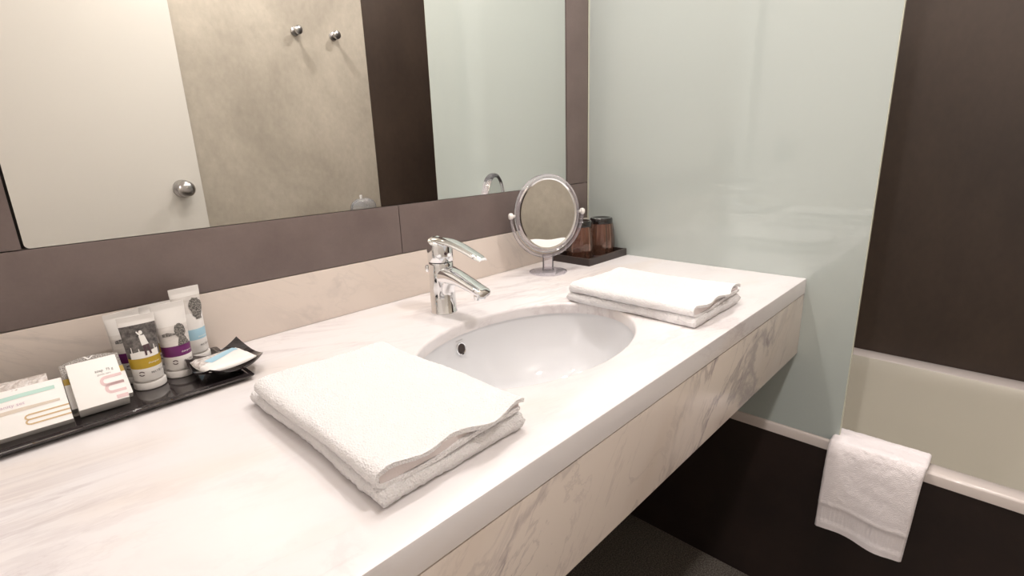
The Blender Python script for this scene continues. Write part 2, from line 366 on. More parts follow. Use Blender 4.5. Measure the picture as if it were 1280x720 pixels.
link_mesh('marble_apron', box(X0, X1, Y0 + .0005, Y0 + .021, 0.671, CT - .0362, 0.0012), 'marble_apron', van)
link_mesh('joint_shadow_gap', box(X0, X1, Y0 + .004, Y0 + .018, CT - .0362, CT - .034), 'joint', van, smooth=False)
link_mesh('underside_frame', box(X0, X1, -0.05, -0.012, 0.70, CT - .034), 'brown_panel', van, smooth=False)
tag(link_mesh('marble_backsplash', box(X0, X1, -0.0003, 0.0135, CT + .0003, 0.9468, 0.0008), 'marble_splash'), 'low beige marble upstand between the counter and the tile frame', 'backsplash')

# basin
bs = thing('washbasin', 'white oval undermount ceramic basin sunk in the marble counter', 'basin', (BX, BY, CT - .0208))
def bowl(a, b, z): return [(a * math.cos(2 * PI * k / SEG), b * math.sin(2 * PI * k / SEG), z) for k in range(SEG)]
DEP = 0.135
prof = []
for i in range(25):
    u = i / 24; r = math.cos(u * PI / 2) ** 0.55 if u < 1 else 0.0; z = -DEP * math.sin(u * PI / 2) ** 1.25
    prof.append((max(r, .085), z))
prof = [(1.12, 0.0), (1.0, 0.0)] + [q for q in prof[1:] if q[0] > .085] + [(.085, -DEP)]
RA, RB = BA - .002, BB - .002
def bowl_r(z):                                # scale of the bowl wall at depth z
    for (r1, z1), (r2, z2) in zip(prof[1:], prof[2:]):
        if z2 <= z <= z1: return r1 + (r2 - r1) * (z1 - z) / (z1 - z2 + 1e-9)
    return .1
link_mesh('bowl', loft([bowl(RA * r, RB * r, z) for r, z in prof], cap0=False, cap1=True), 'ceramic', bs, angle=60, recalc=True)
link_mesh('drain', lathe([(.004, .004), (.017, .005), (.024, .003), (.026, .0005), (.026, -.003)], 32, (0, 0, -DEP), cap1=False), 'chrome', bs)
# overflow hole in the back wall of the bowl
zo = -0.025; rr = bowl_r(zo); th = math.acos((-0.697 - BX) / (RA * rr))
px, py = RA * rr * math.cos(th), RB * rr * math.sin(th)
def wallp(t2, z_): r_ = bowl_r(z_); return Vector((RA * r_ * math.cos(t2), RB * r_ * math.sin(t2), z_))
nrm = (wallp(th + .02, zo) - wallp(th - .02, zo)).cross(wallp(th, zo + .012) - wallp(th, zo - .012)).normalized()
if nrm.y > 0: nrm = -nrm
px, py, zo_ = Vector((px, py, zo)) + nrm * .0012
def aim(o, loc, n): o.location = loc; o.rotation_euler = Vector(n).to_track_quat('Z', 'Y').to_euler()
ov = link_mesh('overflow_ring', lathe([(.0115, -.006), (.0122, .0020), (.0112, .0030), (.0095, .0024), (.0086, -.001)], 32, cap0=False, cap1=False), 'chrome', bs); aim(ov, (px, py, zo_), nrm)
oh = link_mesh('overflow_hole', lathe([(.0088, -.004), (.0088, .0006), (.0005, .0006)], 28), 'hole', bs); aim(oh, (px, py, zo_), nrm)
vs, fs = text_pts('ceramic', 0.0060, -0.010, 0.0)
def on_bowl(u, v):
    z_ = zo + .0145 + v * .8; r_ = bowl_r(max(min(z_, -0.0005), -.13)); t2 = th - u / RA
    return (RA * r_ * .992 * math.cos(t2), RB * r_ * .992 * math.sin(t2), z_)
print_on('maker_mark', [(vs, fs)], on_bowl, bs, 'grey_ink')

# ------------------------------------------------------------------ faucet
FX, FY = -0.660, -0.135
fa = thing('basin_faucet', 'chrome single lever mixer faucet standing behind the basin', 'faucet', (FX, FY, CT))
link_mesh('body', lathe([(.0262, 0), (.0262, .002), (.0250, .0035), (.0242, .05), (.0236, .096), (.0232, .098), (.0225, .099)], 56), 'chrome', fa)
link_mesh('seam_ring', lathe([(.0222, .0985), (.0222, .1005)], 48), 'dark_joint', fa)
# spout: grows out of the body, slopes slightly down, flattens to the tip
pts = [(0, .004, .074), (0, -.012, .074), (0, -.030, .076), (0, -.055, .073), (0, -.080, .067), (0, -.102, .061), (0, -.116, .0575), (0, -.121, .0565)]
rings = []
for (x, y, z), rw, rh in zip(pts, (.020, .0205, .0195, .018, .0172, .0165, .016, .0135), (.018, .0185, .017, .0130, .0105, .0090, .0082, .0065)):
    rings.append([(x + rw * math.copysign(abs(math.cos(a)) ** .8, math.cos(a)), y + .10 * rh * math.sin(a), z + rh * math.copysign(abs(math.sin(a)) ** .9, math.sin(a))) for a in [2 * PI * k / 32 for k in range(32)]])
link_mesh('spout', loft(rings), 'chrome', fa, angle=60)
# fillet under the spout root
rings = []
for i in range(9):
    u = i / 8; z = .030 + .034 * u; dd = .0225 + .020 * u ** 2.2
    rings.append([(.0165 * math.cos(a) * (1 - .15 * (1 - u)), -.010 - (dd - .010) * (math.sin(a) * .5 + .5), z) for a in [2 * PI * k / 28 for k in range(28)]])
link_mesh('spout_neck', loft(rings), 'chrome', fa, angle=70)
ae = link_mesh('aerator', lathe([(.0105, 0), (.0112, -.002), (.0112, -.009), (.0098, -.011), (.0085, -.0095), (.0005, -.0088)], 36), 'chrome', fa); ae.location = (0, -.106, .0535); ae.rotation_euler = (-.25, 0, 0)
# lever head: cylinder with a domed sloping top
rings = []
for r, z, k_ in ((.0226, .1005, 0), (.0243, .1015, 0), (.0246, .112, 0), (.0246, .134, 1), (.0236, .1385, 1), (.0205, .1415, 1), (.013, .1435, 1), (.004, .144, 1)):
    rings.append([(r * math.cos(a), r * math.sin(a), z + k_ * (.004 * math.sin(a))) for a in [2 * PI * j / 48 for j in range(48)]])
hd = link_mesh('lever_head', loft(rings), 'chrome', fa, angle=60)
dot = link_mesh('temperature_dot', lathe([(.0026, 0), (.0026, .0008), (.0018, .0012)], 20), 'dark_ink', fa); aim(dot, (-.006, -.0240, .118), (-.24, -.97, 0))
# lever blade: arched, tapering forward
rings = []
NB = 14
for i in range(NB + 1):
    u = i / NB; y = .012 - .132 * u; zc = .139 + .010 * math.sin(min(u * 2.2, PI) ) * (1 - u) - .0225 * u ** 1.5 + .002
    wd = (.0195 - .0075 * u ** .8) * (1 if u < .93 else 1 - (u - .93) * 3.5); th_ = .0050 - .0026 * u
    rings.append([(wd * math.copysign(abs(math.cos(a)) ** .55, math.cos(a)), y, zc + th_ * math.sin(a) - .0035 * (abs(math.cos(a)) ** 2)) for a in [2 * PI * j / 28 for j in range(28)]])
link_mesh('lever', loft(rings), 'chrome', fa, angle=60)
rod = link_mesh('drain_lift_rod', tube([(-.006, .020, .078), (-.006, .040, .078)], .0022, 12), 'chrome', fa)
link_mesh('lift_rod_knob', lathe([(.003, -.004), (.005, 0), (.0052, .005), (.003, .009)], 20, (-.006, .036, .079)), 'chrome', fa)

# ------------------------------------------------------------------ glass screen, bath
gs = thing('glass_screen', 'frosted pale green glass screen between counter and bath', 'screen', (0, 0, 0.4795))
link_mesh('glass_pane', box(0.0, 0.010, -0.704, -0.0005, 0, 1.62), 'frosted', gs, smooth=False)
link_mesh('polished_edge', box(0.0005, 0.0095, -0.7058, -0.7041, 0, 1.62), 'glass_edge', gs, smooth=False)
link_mesh('corner_seal', box(-0.0004, 0.0, -0.005, -0.0005, .372, 1.62), 'glass_edge', gs, smooth=False)

bt = thing('bathtub', 'cream enamel bathtub with a white rim along the brown wall', 'bathtub', (0, 0, 0))
RT = 0.479
tx0, tx1, ty0, ty1 = -0.004, XR - .001, YB + .005, -0.001
def rr_(x0, x1, y0, y1, r, z): return rrect(x0, x1, y0, y1, r, z, 14)
ix0, ix1, iy0, iy1 = 0.040, 0.604, -1.235, -0.075
rings = [rr_(tx0, tx1, ty0, ty1, .002, RT - .026), rr_(tx0, tx1, ty0, ty1, .002, RT - .006), rr_(tx0 + .002, tx1 - .002, ty0 + .002, ty1 - .002, .003, RT - .0015), rr_(tx0 + .006, tx1 - .006, ty0 + .006, ty1 - .006, .004, RT)]
link_mesh('rim', loft(rings + [rr_(ix0 - .006, ix1 + .006, iy0 - .006, iy1 + .006, .19, RT), rr_(ix0, ix1, iy0, iy1, .19, RT - .004)], cap0=False, cap1=False), 'enamel_white', bt, angle=50)
rings = [rr_(ix0, ix1, iy0, iy1, .19, RT - .004), rr_(ix0 + .004, ix1 - .004, iy0 + .004, iy1 - .004, .188, RT - .016), rr_(ix0 + .010, ix1 - .009, iy0 + .012, iy1 - .012, .18, RT - .05),
         rr_(ix0 + .03, ix1 - .03, iy0 + .09, iy1 - .04, .165, RT - .30), rr_(ix0 + .05, ix1 - .05, iy0 + .13, iy1 - .06, .15, RT - .37), rr_(ix0 + .09, ix1 - .09, iy0 + .18, iy1 - .10, .12, RT - .405), rr_(ix0 + .15, ix1 - .15, iy0 + .28, iy1 - .2, .06, RT - .41)]
link_mesh('tub_basin', loft(rings, cap0=False), 'enamel', bt, angle=60)
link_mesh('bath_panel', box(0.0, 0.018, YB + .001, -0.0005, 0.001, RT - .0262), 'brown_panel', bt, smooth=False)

# ------------------------------------------------------------------ towels
def noisy(p, amp, sc, seed=0.0):
    return amp * noise.noise(Vector((p[0] * sc + seed, p[1] * sc, p[2] * sc + seed * 2)))
def sheet(name, path, yf, yb, m, parent, thick=0.004, ny=70, amp=0.0012, seed=0.0, wave=None):
    """a cloth layer: cross-section path in x,z swept from the back edge yb(u) to the front edge yf(u)"""
    # resample path smoothly
    P = [Vector((p[0], 0, p[1])) for p in path]; pts = []
    for i in range(len(P) - 1):
        p0, p1, p2, p3 = P[max(i - 1, 0)], P[i], P[i + 1], P[min(i + 2, len(P) - 1)]
        ns = max(3, int((p2 - p1).length / .0035))
        for k in range(ns):
            t_ = k / ns; pts.append(0.5 * ((2 * p1) + (p2 - p0) * t_ + (2 * p0 - 5 * p1 + 4 * p2 - p3) * t_ * t_ + (3 * p1 - p0 - 3 * p2 + p3) * t_ ** 3))
    pts.append(P[-1]); n = len(pts); nv = []
    for i in range(n):
        d_ = (pts[min(i + 1, n - 1)] - pts[max(i - 1, 0)]).normalized(); nv.append(Vector((d_.z, 0, -d_.x)))
    TH = thick if callable(thick) else (lambda u: thick)
    bm = bmesh.new(); A = []; B = []
    for j in range(ny + 1):
        v = j / ny; ra = []; rb = []
        for i in range(n):
            u = i / (n - 1); y = yb(u) + (yf(u) - yb(u)) * v; base = pts[i].copy(); base.y = y
            if wave: base += wave(base, u, v)
            k1 = noisy(base, amp, 45, seed) + noisy(base, amp * .8, 170, seed + 3) + noisy(base, amp * .55, 420, seed + 7)
            ra.append(bm.verts.new(base + nv[i] * (TH(u) / 2 + k1))); rb.append(bm.verts.new(base - nv[i] * (TH(u) / 2 + k1 * .6)))
        A.append(ra); B.append(rb)
    for j in range(ny):
        for i in range(n - 1):
            bm.faces.new((A[j][i], A[j][i + 1], A[j + 1][i + 1], A[j + 1][i])); bm.faces.new((B[j][i], B[j + 1][i], B[j + 1][i + 1], B[j][i + 1]))
    for j in range(ny):
        bm.faces.new((A[j][0], A[j + 1][0], B[j + 1][0], B[j][0])); bm.faces.new((A[j][-1], B[j][-1], B[j + 1][-1], A[j + 1][-1]))
    for i in range(n - 1):
        bm.faces.new((A[0][i], B[0][i], B[0][i + 1], A[0][i + 1])); bm.faces.new((A[-1][i], A[-1][i + 1], B[-1][i + 1], B[-1][i]))
    return link_mesh(name, bm, m, parent, angle=75)

def folded_towel(label, x0, x1, yF, ybl, ybr, h, seed, skew=0.0, lift=0.0):
    t = thing('folded_towel', label, 'towel', ((x0 + x1) / 2, (yF + ybl) / 2, CT), 0, 'folded white hand towels on the marble counter')
    W = (x1 - x0) / 2; c = (yF + ybl) / 2; f = yF - c; bl = ybl - c; br = ybr - c
    def yb(x): return bl + (br - bl) * (x + W) / (2 * W)
    q = h / .036                                       # height scale
    def w1(p): return Vector((.002 * math.sin(p.y * 26 + seed) + skew, 0, 0))
    # lower fold: a soft thick slab with rounded edges, fuller on the right
    bm = bmesh.new(); NXs, NYs = 90, 120; G = {}
    def slab(i, j, side):
        u, v = -1 + 2 * i / NXs, -1 + 2 * j / NYs; x = W * u
        y0_, y1_ = f, yb(x); y = (y0_ + y1_) / 2 + (y1_ - y0_) / 2 * v
        H = (.0195 + .0045 * max(0, u)) * q / 2
        du, dv = W * (1 - abs(u)), abs(y1_ - y0_) / 2 * (1 - abs(v)); d_ = min(du, dv)
        rr2 = .009; k_ = math.sqrt(max(0, 1 - (1 - min(d_, rr2) / rr2) ** 2))
        fl = 1 - .10 * math.exp(-((abs(u) - 1) / .2) ** 2)
        p = Vector((x, y, H + side * H * (.12 + .88 * k_) * (fl if side > 0 else 1)))
        p += w1(p)
        n1 = noisy(p, .0011, 45, seed) + noisy(p, .0009, 170, seed + 3) + noisy(p, .0007, 420, seed + 7)
        p.z += n1 if side > 0 else 0
        if dv < .010: p.y += (-1 if v < 0 else 1) * (n1 * 1.4 + .0012)
        if du < .010: p.x += (-1 if u < 0 else 1) * n1 * 1.4
        return p
    for side in (1, -1):
        for i in range(NXs + 1):
            for j in range(NYs + 1): G[side, i, j] = bm.verts.new(slab(i, j, side))
        for i in range(NXs):
            for j in range(NYs):
                qd = (G[side, i, j], G[side, i + 1, j], G[side, i + 1, j + 1], G[side, i, j + 1]); bm.faces.new(qd if side > 0 else qd[::-1])
    for i in range(NXs):
        for E_ in (0, NYs): bm.faces.new((G[1, i, E_], G[1, i + 1, E_], G[-1, i + 1, E_], G[-1, i, E_]))
    for j in range(NYs):
        for E_ in (0, NXs): bm.faces.new((G[1, E_, j], G[1, E_, j + 1], G[-1, E_, j + 1], G[-1, E_, j]))
    link_mesh('lower_fold', bm, 'terry', t, angle=80)
    def w1s(p, u, v): return Vector((.002 * math.sin(p.y * 26 + seed) + skew, 0, 0))
    # smooth hem seen inside the open front of the upper fold
    inn = [(-W + .003, .0278 * q), (-W * .5, .0290 * q), (0, .0300 * q), (W * .5, .0310 * q), (W - .006, .0315 * q)]
    sheet('hem', inn, lambda u: f + .004 + .0015 * math.sin(u * 9 + seed), lambda u: yb(0) - .01, 'hem', t, lambda u: (.0125 - .0075 * u) * q, 50, .0004, seed + 5, w1s)
    # upper fold: wraps round the left side, loose wavy front lip
    upp = [(W - .006, .0275 * q), (W * .4, .0265 * q), (0, .0245 * q), (-W * .4, .0212 * q), (-W + .016, .0205 * q), (-W + .003, .0225 * q), (-W + .0002, .0285 * q), (-W + .007, .0355 * q), (-W * .5, .0370 * q), (0, .0350 * q), (W * .5, .0345 * q), (W - .012, .0355 * q), (W - .001, .0330 * q)]
    def w2(p, u, v):
        e = max(0, v - .84) / .16
        dz = 0
        if u > .52: dz = (.0022 * math.sin(p.x * 70 + seed) * e + .0012 * math.sin(p.y * 17 + p.x * 21 + seed)) * q
        return Vector((.0012 * math.sin(p.y * 30 + seed * 2) + skew, 0, dz))
    def yf(u):
        if u > .52: return f - .001 - (.0030 * math.sin(u * 30 + seed) + .0035 * math.sin(u * 13 + 2 * seed))
        return f + (.0005 if u < .30 else .0005 + (u - .30) * .02)
    sheet('upper_fold', upp, yf, lambda u: yb(0) + .002, 'terry', t, lambda u: (.0050 if u < .3 else .0042) * q, 120, .0010, seed + 9, w2)
    return t
folded_towel('large folded white terry towel on the near side of the basin', -1.062, -0.878, -0.551, -0.248, -0.290, 0.036, 1.3)
folded_towel('smaller folded white towel beside the glass screen, right of the basin', -0.462, -0.272, -0.556, -0.285, -0.300, 0.036, 2.2)

# towel hung over the bath rim
tw = thing('hanging_towel', 'white terry towel hanging over the bathtub rim', 'towel', (0, -0.78, RT))
NU, NV = 90, 70
def hang(u, v, off):
    """u along the drop from inside the tub over the rim to the hem; v across"""
    # profile in x,z (relative to rim)
    seg = [(0.060, -.085), (0.052, -.02), (0.040, .010), (0.018, .0105), (-.008, .0105), (-.022, .010), (-.031, -.008), (-.036, -.05), (-.038, -.11), (-.037, -.16), (-.034, -.205)]
    s = u * (len(seg) - 1); i = min(int(s), len(seg) - 2); t_ = s - i
    P = [Vector((a, 0, b)) for a, b in seg]; p0, p1, p2, p3 = P[max(i - 1, 0)], P[i], P[i + 1], P[min(i + 2, len(P) - 1)]
    p = 0.5 * ((2 * p1) + (p2 - p0) * t_ + (2 * p0 - 5 * p1 + 4 * p2 - p3) * t_ * t_ + (3 * p1 - p0 - 3 * p2 + p3) * t_ ** 3)
    dn = ((p2 - p0) if t_ < .5 else (p3 - p1)).normalized(); n_ = Vector((dn.z, 0, -dn.x)) * -1
    drop = max(0, (u - .45) / .55)
    y = .087 - .174 * v
    y += (.006 * (1 - v) - .008 * v) * 0 + .010 * drop * (v - .5) * -1 * 0
    y += (-.010 * drop) * (v > .0) * v * -1.2 + .004 * drop * (1 - v)
    yy = y
    fold = .0045 * math.sin(v * 9.5 + .6) * drop ** 1.5
    p = p + Vector((-fold, yy, 0))
    p.z += (-.012 * v ** 2 - .008 * math.sin(v * PI) * 0 + .004 * math.sin(v * 8)) * drop
    edge = min(v, 1 - v); rnd = 1 - max(0, 1 - edge / .035) ** 2 * .55
    k1 = noisy(p, .0012, 40, 2) + noisy(p, .0010, 150, 5) + noisy(p, .0006, 400, 8)
    hem = 0
    if u > .845:
        hem = -.0018 + (.0010 * math.sin(v * 130) if u < .955 else .0022)
        if abs(u - .85) < .008: hem = .0018
        k1 *= .3
    return p + n_ * off * ((.0075 * rnd) + k1 + hem)
bm = bmesh.new(); A = []; B = []
for i in range(NU + 1):
    A.append([bm.verts.new(hang(i / NU, j / NV, 1)) for j in range(NV + 1)]); B.append([bm.verts.new(hang(i / NU, j / NV, -1)) for j in range(NV + 1)])
for i in range(NU):
    for j in range(NV):
        bm.faces.new((A[i][j], A[i][j + 1], A[i + 1][j + 1], A[i + 1][j])); bm.faces.new((B[i][j], B[i + 1][j], B[i + 1][j + 1], B[i][j + 1]))
for i in range(NU):
    bm.faces.new((A[i][0], A[i + 1][0], B[i + 1][0], B[i][0])); bm.faces.new((A[i][-1], B[i][-1], B[i + 1][-1], A[i + 1][-1]))
for j in range(NV):
    bm.faces.new((A[0][j], B[0][j], B[0][j + 1], A[0][j + 1])); bm.faces.new((A[-1][j], A[-1][j + 1], B[-1][j + 1], B[-1][j]))
link_mesh('terry_cloth', bm, 'terry_pink', tw, angle=80)

# ------------------------------------------------------------------ vanity mirror on a stand
VX, VY = -0.292, -0.092
vm = thing('cosmetic_mirror', 'small oval clear acrylic table mirror on a round foot', 'mirror', (VX, VY, CT), math.radians(-27))
link_mesh('foot', lathe([(.046, 0), (.047, .0012), (.0465, .003), (.030, .0045), (.013, .006)], 56), 'clear', vm)
link_mesh('stem', lathe([(.0150, .0055), (.0138, .010), (.0132, .036), (.0150, .042), (.0145, .0445)], 36), 'clear', vm)
HZ, EA, EB = .146, .0845, .0955
def oval(a, b, y): return [(a * math.cos(2 * PI * k / 72), y, HZ + b * math.sin(2 * PI * k / 72)) for k in range(72)]
rings = [oval(EA - .010, EB - .010, -.0075), oval(EA - .007, EB - .007, -.0105), oval(EA - .002, EB - .002, -.0085), oval(EA, EB, -.003), oval(EA, EB, .003), oval(EA - .002, EB - .002, .0085), oval(EA - .007, EB - .007, .0105), oval(EA - .010, EB - .010, .0075)]
clr = link_mesh('clear_rim', loft(rings + [rings[0]], cap0=False, cap1=False), 'clear', vm, angle=50)
tiltables = [link_mesh('mirror_disc', loft([oval(EA - .0112, EB - .0112, .0060), oval(EA - .0112, EB - .0112, -.0060)]), 'mirror', vm, smooth=False)]
tiltables.append(clr); bez = link_mesh('chrome_bezel', loft([oval(EA - .0100, EB - .0100, -.0062), oval(EA - .0100, EB - .0100, -.0085), oval(EA - .0135, EB - .0135, -.0075), oval(EA - .0135, EB - .0135, -.0062)], cap0=False, cap1=False), 'chrome', vm, angle=20)
tiltables.append(bez)
for o in tiltables:                        # head tipped back a little about its pivots
    o.matrix_basis = Matrix.Translation((0, 0, HZ)) @ Matrix.Rotation(math.radians(-2.2), 4, 'X') @ Matrix.Translation((0, 0, -HZ))
# yoke: flat arc from pivot to pivot under the oval
rings = []
for i in range(41):
    a = PI + (PI) * i / 40; ca, sa = math.cos(a), math.sin(a); ra_, rb_ = .0935, .1045
    lift_ = 0.0
    c0 = Vector((ra_ * ca, 0, HZ + rb_ * sa + lift_)); n_ = Vector((ca, 0, sa))
    rings.append([c0 + n_ * .0038 * math.cos(b_) + Vector((0, .0066 * math.sin(b_), 0)) for b_ in [2 * PI * k / 14 for k in range(14)]])
link_mesh('yoke', loft(rings), 'clear', vm, angle=60)
for s in (-1, 1):
    pv = link_mesh('pivot', lathe([(.0015, -.012), (.0035, -.011), (.0036, -.004), (.0075, -.003), (.0082, .002), (.0060, .0055), (.001, .0065)], 24), 'white_plastic', vm)
    pv.location = (s * .0935, 0, HZ); pv.rotation_euler = (0, s * PI / 2, 0)

# ------------------------------------------------------------------ cup tray and tumblers
ct = thing('cup_tray', 'small dark brown rectangular tray in the corner by the glass', 'tray', (-0.094, -0.078, CT))
hx, hy = .090, .062
rings = [rrect(-hx, hx, -hy, hy, .002, 0, 3), rrect(-hx, hx, -hy, hy, .002, .0180, 3), rrect(-hx + .001, hx - .001, -hy + .001, hy - .001, .002, .019, 3), rrect(-hx + .005, hx - .005, -hy + .005, hy - .005, .002, .019, 3), rrect(-hx + .006, hx - .006, -hy + .006, hy - .006, .002, .0055, 3)]
link_mesh('tray_body', loft(rings), 'tray_brown', ct, angle=30)
def tumbler(x, y, label):
    t = thing('tumbler', label, 'glass', (x, y, CT + .0056), 0, 'upturned smoked glass tumblers on the small tray')
    # rim down: wide at the bottom, dark thick foot on top; soft facets
    def ring(r, z, fac=.0011): return [(r * (1 + fac / r * math.cos(8 * a)) * math.cos(a), r * (1 + fac / r * math.cos(8 * a)) * math.sin(a), z) for a in [2 * PI * k / 64 for k in range(64)]]
    out = [(.0355, 0), (.0370, .010), (.0378, .030), (.0355, .060), (.0318, .086)]
    inn = [(.0295, .086), (.0330, .060), (.0352, .030), (.0346, .010), (.0336, .0)]
    rings = [ring(r, z) for r, z in out + inn]
    link_mesh('bowl', loft(rings + [rings[0]], cap0=False, cap1=False), 'amber', t, angle=60)
    link_mesh('foot', lathe([(.0312, .0862), (.0317, .090), (.0310, .099), (.0288, .1015), (.0245, .1015), (.022, .0995), (.0005, .0990)], 56), 'black_base', t)
tumbler(-0.124, -0.066, 'upturned smoked amber tumbler partly behind the round table mirror')
tumbler(-0.044, -0.080, 'upturned smoked amber tumbler nearer the glass screen')

# ------------------------------------------------------------------ long black tray
TX0, TX1, TY0, TY1 = -1.316, -1.030, -0.172, -0.006
lt = thing('amenity_tray', 'long glossy black tray holding the toiletries by the backsplash', 'tray', ((TX0 + TX1) / 2, (TY0 + TY1) / 2, CT))
hx, hy = (TX1 - TX0) / 2, (TY1 - TY0) / 2
def R4(i, z, r=.004): return rrect(-hx + i, hx - i, -hy + i, hy - i, r, z, 3)
rings = [R4(.010, 0), R4(.009, .001), R4(.0005, .0060), R4(0, .0072), R4(.0005, .0080), R4(.006, .0078), R4(.008, .0090), R4(.0095, .0092), R4(.014, .0060), R4(.016, .0052)]
link_mesh('tray_body', loft(rings), 'gloss_black', lt, angle=25)
TZ = CT + .0054

# tubes
def cos_tube(x, y, rz, h, kind, label):
    t = thing('cosmetic_tube', label, 'tube', (x, y, TZ), rz, 'small toiletry tubes standing on their caps on the black tray')
    link_mesh('cap', lathe([(.0180, 0), (.0190, .001), (.0192, .0085), (.0184, .0098), (.0150, .0102)], 48), 'white_plastic', t)
    link_mesh('cap_neck', lathe([(.0149, .0100), (.0149, .0135)], 36), 'white_plastic', t)
    H0 = .0130
    R0 = .0176
    def sec(v):                               # v 0..1 up the body: half width, half depth
        k_ = max(0, (v - .12) / .80); k_ = min(k_, 1)
        wx = R0 + (.0208 - R0) * k_ ** 1.4; dy = R0 * (1 - k_ ** 1.25) + .0009
        if v > .92: wx, dy = .0208, .0009
        return wx, dy
    def pt(a, v, off=0.0):
        wx, dy = sec(v); wx += off; dy += off
        return (wx * math.cos(a), dy * math.sin(a), H0 + (h - H0) * v)
    zone = {'band': (.20, .36), 'photo': (.36, .86)}
    photo = {'mustard': 2, 'purple': 3, 'blue': 4}[kind]
    VS = [0, .02, .05, .10, .15, .20, .24, .28, .32, .36, .42, .48, .54, .60, .66, .72, .78, .84, .86, .90, .92, .925, .95, .975, 1.0]
    def mi(i, j):
        v = (VS[i] + VS[i + 1]) / 2; a = 2 * PI * (j + .5) / 64
        if v > .86 or v < .20: return 0
        if v < .36: return 1
        if kind == 'blue' and v < .62 : return 0
        if kind == 'purple' and v > .66: return 0
        return photo
    mats = ['white_plastic', {'mustard': 'mustard', 'purple': 'purple', 'blue': 'sky_blue'}[kind], 'photo_dark', 'photo_pale', 'photo_pale']
    bm = loft([[pt(2 * PI * k / 64, v) for k in range(64)] for v in VS], mi=mi)
    link_mesh('tube_body', bm, mats, t, angle=60)
    # flat print: u = distance across the front (m), v = height fraction; front faces -y
    def fn(u, v, off=.0003):
        wx, dy = sec(v); cx = max(-1, min(1, u / wx)); a = -math.acos(cx)
        return ((wx + off) * cx, (dy + off) * math.sin(a) - off, H0 + (h - H0) * v)
    L = h - H0
    def fm(u, z): return fn(u, z / L)
    # emblem: ring of two crescents
    if kind != 'blue': print_on('emblem', [arcband(-.0085, .011, .0027, .0012, .35, 2.6), arcband(-.0085, .011, .0027, .0012, 3.5, 5.7)], fm, t, 'dark_ink')
    vs, fs = text_pts('MATE', .0042, .0015, .0096, .00008); vs2, fs2 = text_pts('RIAL', .0040, .0101, .0096)
    print_on('lettering', [(vs, fs), (vs2, fs2)], fm, t, 'grey_ink')
    vs, fs = text_pts('shampoo', .0036, .0010, .0232)
    print_on('band_lettering', [(vs, fs)], fm, t, 'light_ink')
    z3 = L * .36
    if kind == 'mustard':
        # pale ground, light figure in white shirt and dark trousers, fence posts
        g = strip([(-.015, z3), (-.005, z3), (.005, z3), (.015, z3)], [(-.015, z3 + .008), (-.005, z3 + .0095), (.005, z3 + .008), (.015, z3 + .0095)])
        sh = [g, blob2(.001, z3 + .0335, .0021, .0027, 12), strip([(-.0020, z3 + .0295), (.0042, z3 + .0300)], [(-.0010, z3 + .0165), (.0068, z3 + .0175)]), strip([(-.0040, z3 + .0345), (-.0008, z3 + .0290)], [(-.0030, z3 + .0360), (.0006, z3 + .0300)])]
        for ux, uh in ((-.0135, .016), (-.0060, .013), (.0112, .015)): sh.append(strip([(ux, z3 + .006), (ux + .0012, z3 + .006)], [(ux + .0002, z3 + uh), (ux + .0009, z3 + uh)]))
        print_on('photo_figure', sh, fm, t, 'light_ink')
        sh = [strip([(-.0002, z3 + .0165), (.0033, z3 + .0165)], [(.0002, z3 + .0030), (.0022, z3 + .0030)]), strip([(.0033, z3 + .0165), (.0066, z3 + .0170)], [(.0058, z3 + .0035), (.0078, z3 + .0040)])]
        print_on('photo_trousers', sh, lambda u, z: fn(u, z / L, .0005), t, 'dark_ink')
    elif kind == 'purple':
        print_on('photo_tree', [blob2(.0065, z3 + .0200, .0070, .0100, 22, .10, 3), strip([(.0030, z3 + .012), (.0105, z3 + .012)], [(-.0010, z3), (.0150, z3)])], fm, t, 'bush')
        print_on('photo_treeline', [strip([(-.0150, z3 + .0145), (-.0090, z3 + .0145), (-.0030, z3 + .0155), (.0030, z3 + .0150)], [(-.0150, z3 + .0185), (-.0090, z3 + .0200), (-.0030, z3 + .0180), (.0030, z3 + .0170)])], fm, t, 'bush')
    else:
        print_on('photo_tree', [blob2(.0095, L * .68, .0095, .0150, 24, .12, 5), strip([(.0060, L * .56), (.0135, L * .56)], [(.0050, L * .50), (.0140, L * .50)])], fm, t, 'bush')
    return t
cos_tube(-1.1385, -0.088, math.radians(-2), .101, 'mustard', 'white toiletry tube with mustard band in the front row, left')
cos_tube(-1.0985, -0.077, math.radians(4), .106, 'purple', 'white toiletry tube with purple band in the front row, right')
cos_tube(-1.1475, -0.0465, math.radians(6), .100, 'purple', 'white tube with purple band half hidden at the back left')
cos_tube(-1.1060, -0.036, math.radians(4), .100, 'mustard', 'white tube with mustard band half hidden behind the purple one')
cos_tube(-1.0640, -0.026, math.radians(6), .113, 'blue', 'tall white tube with pale blue band, rightmost at the back')

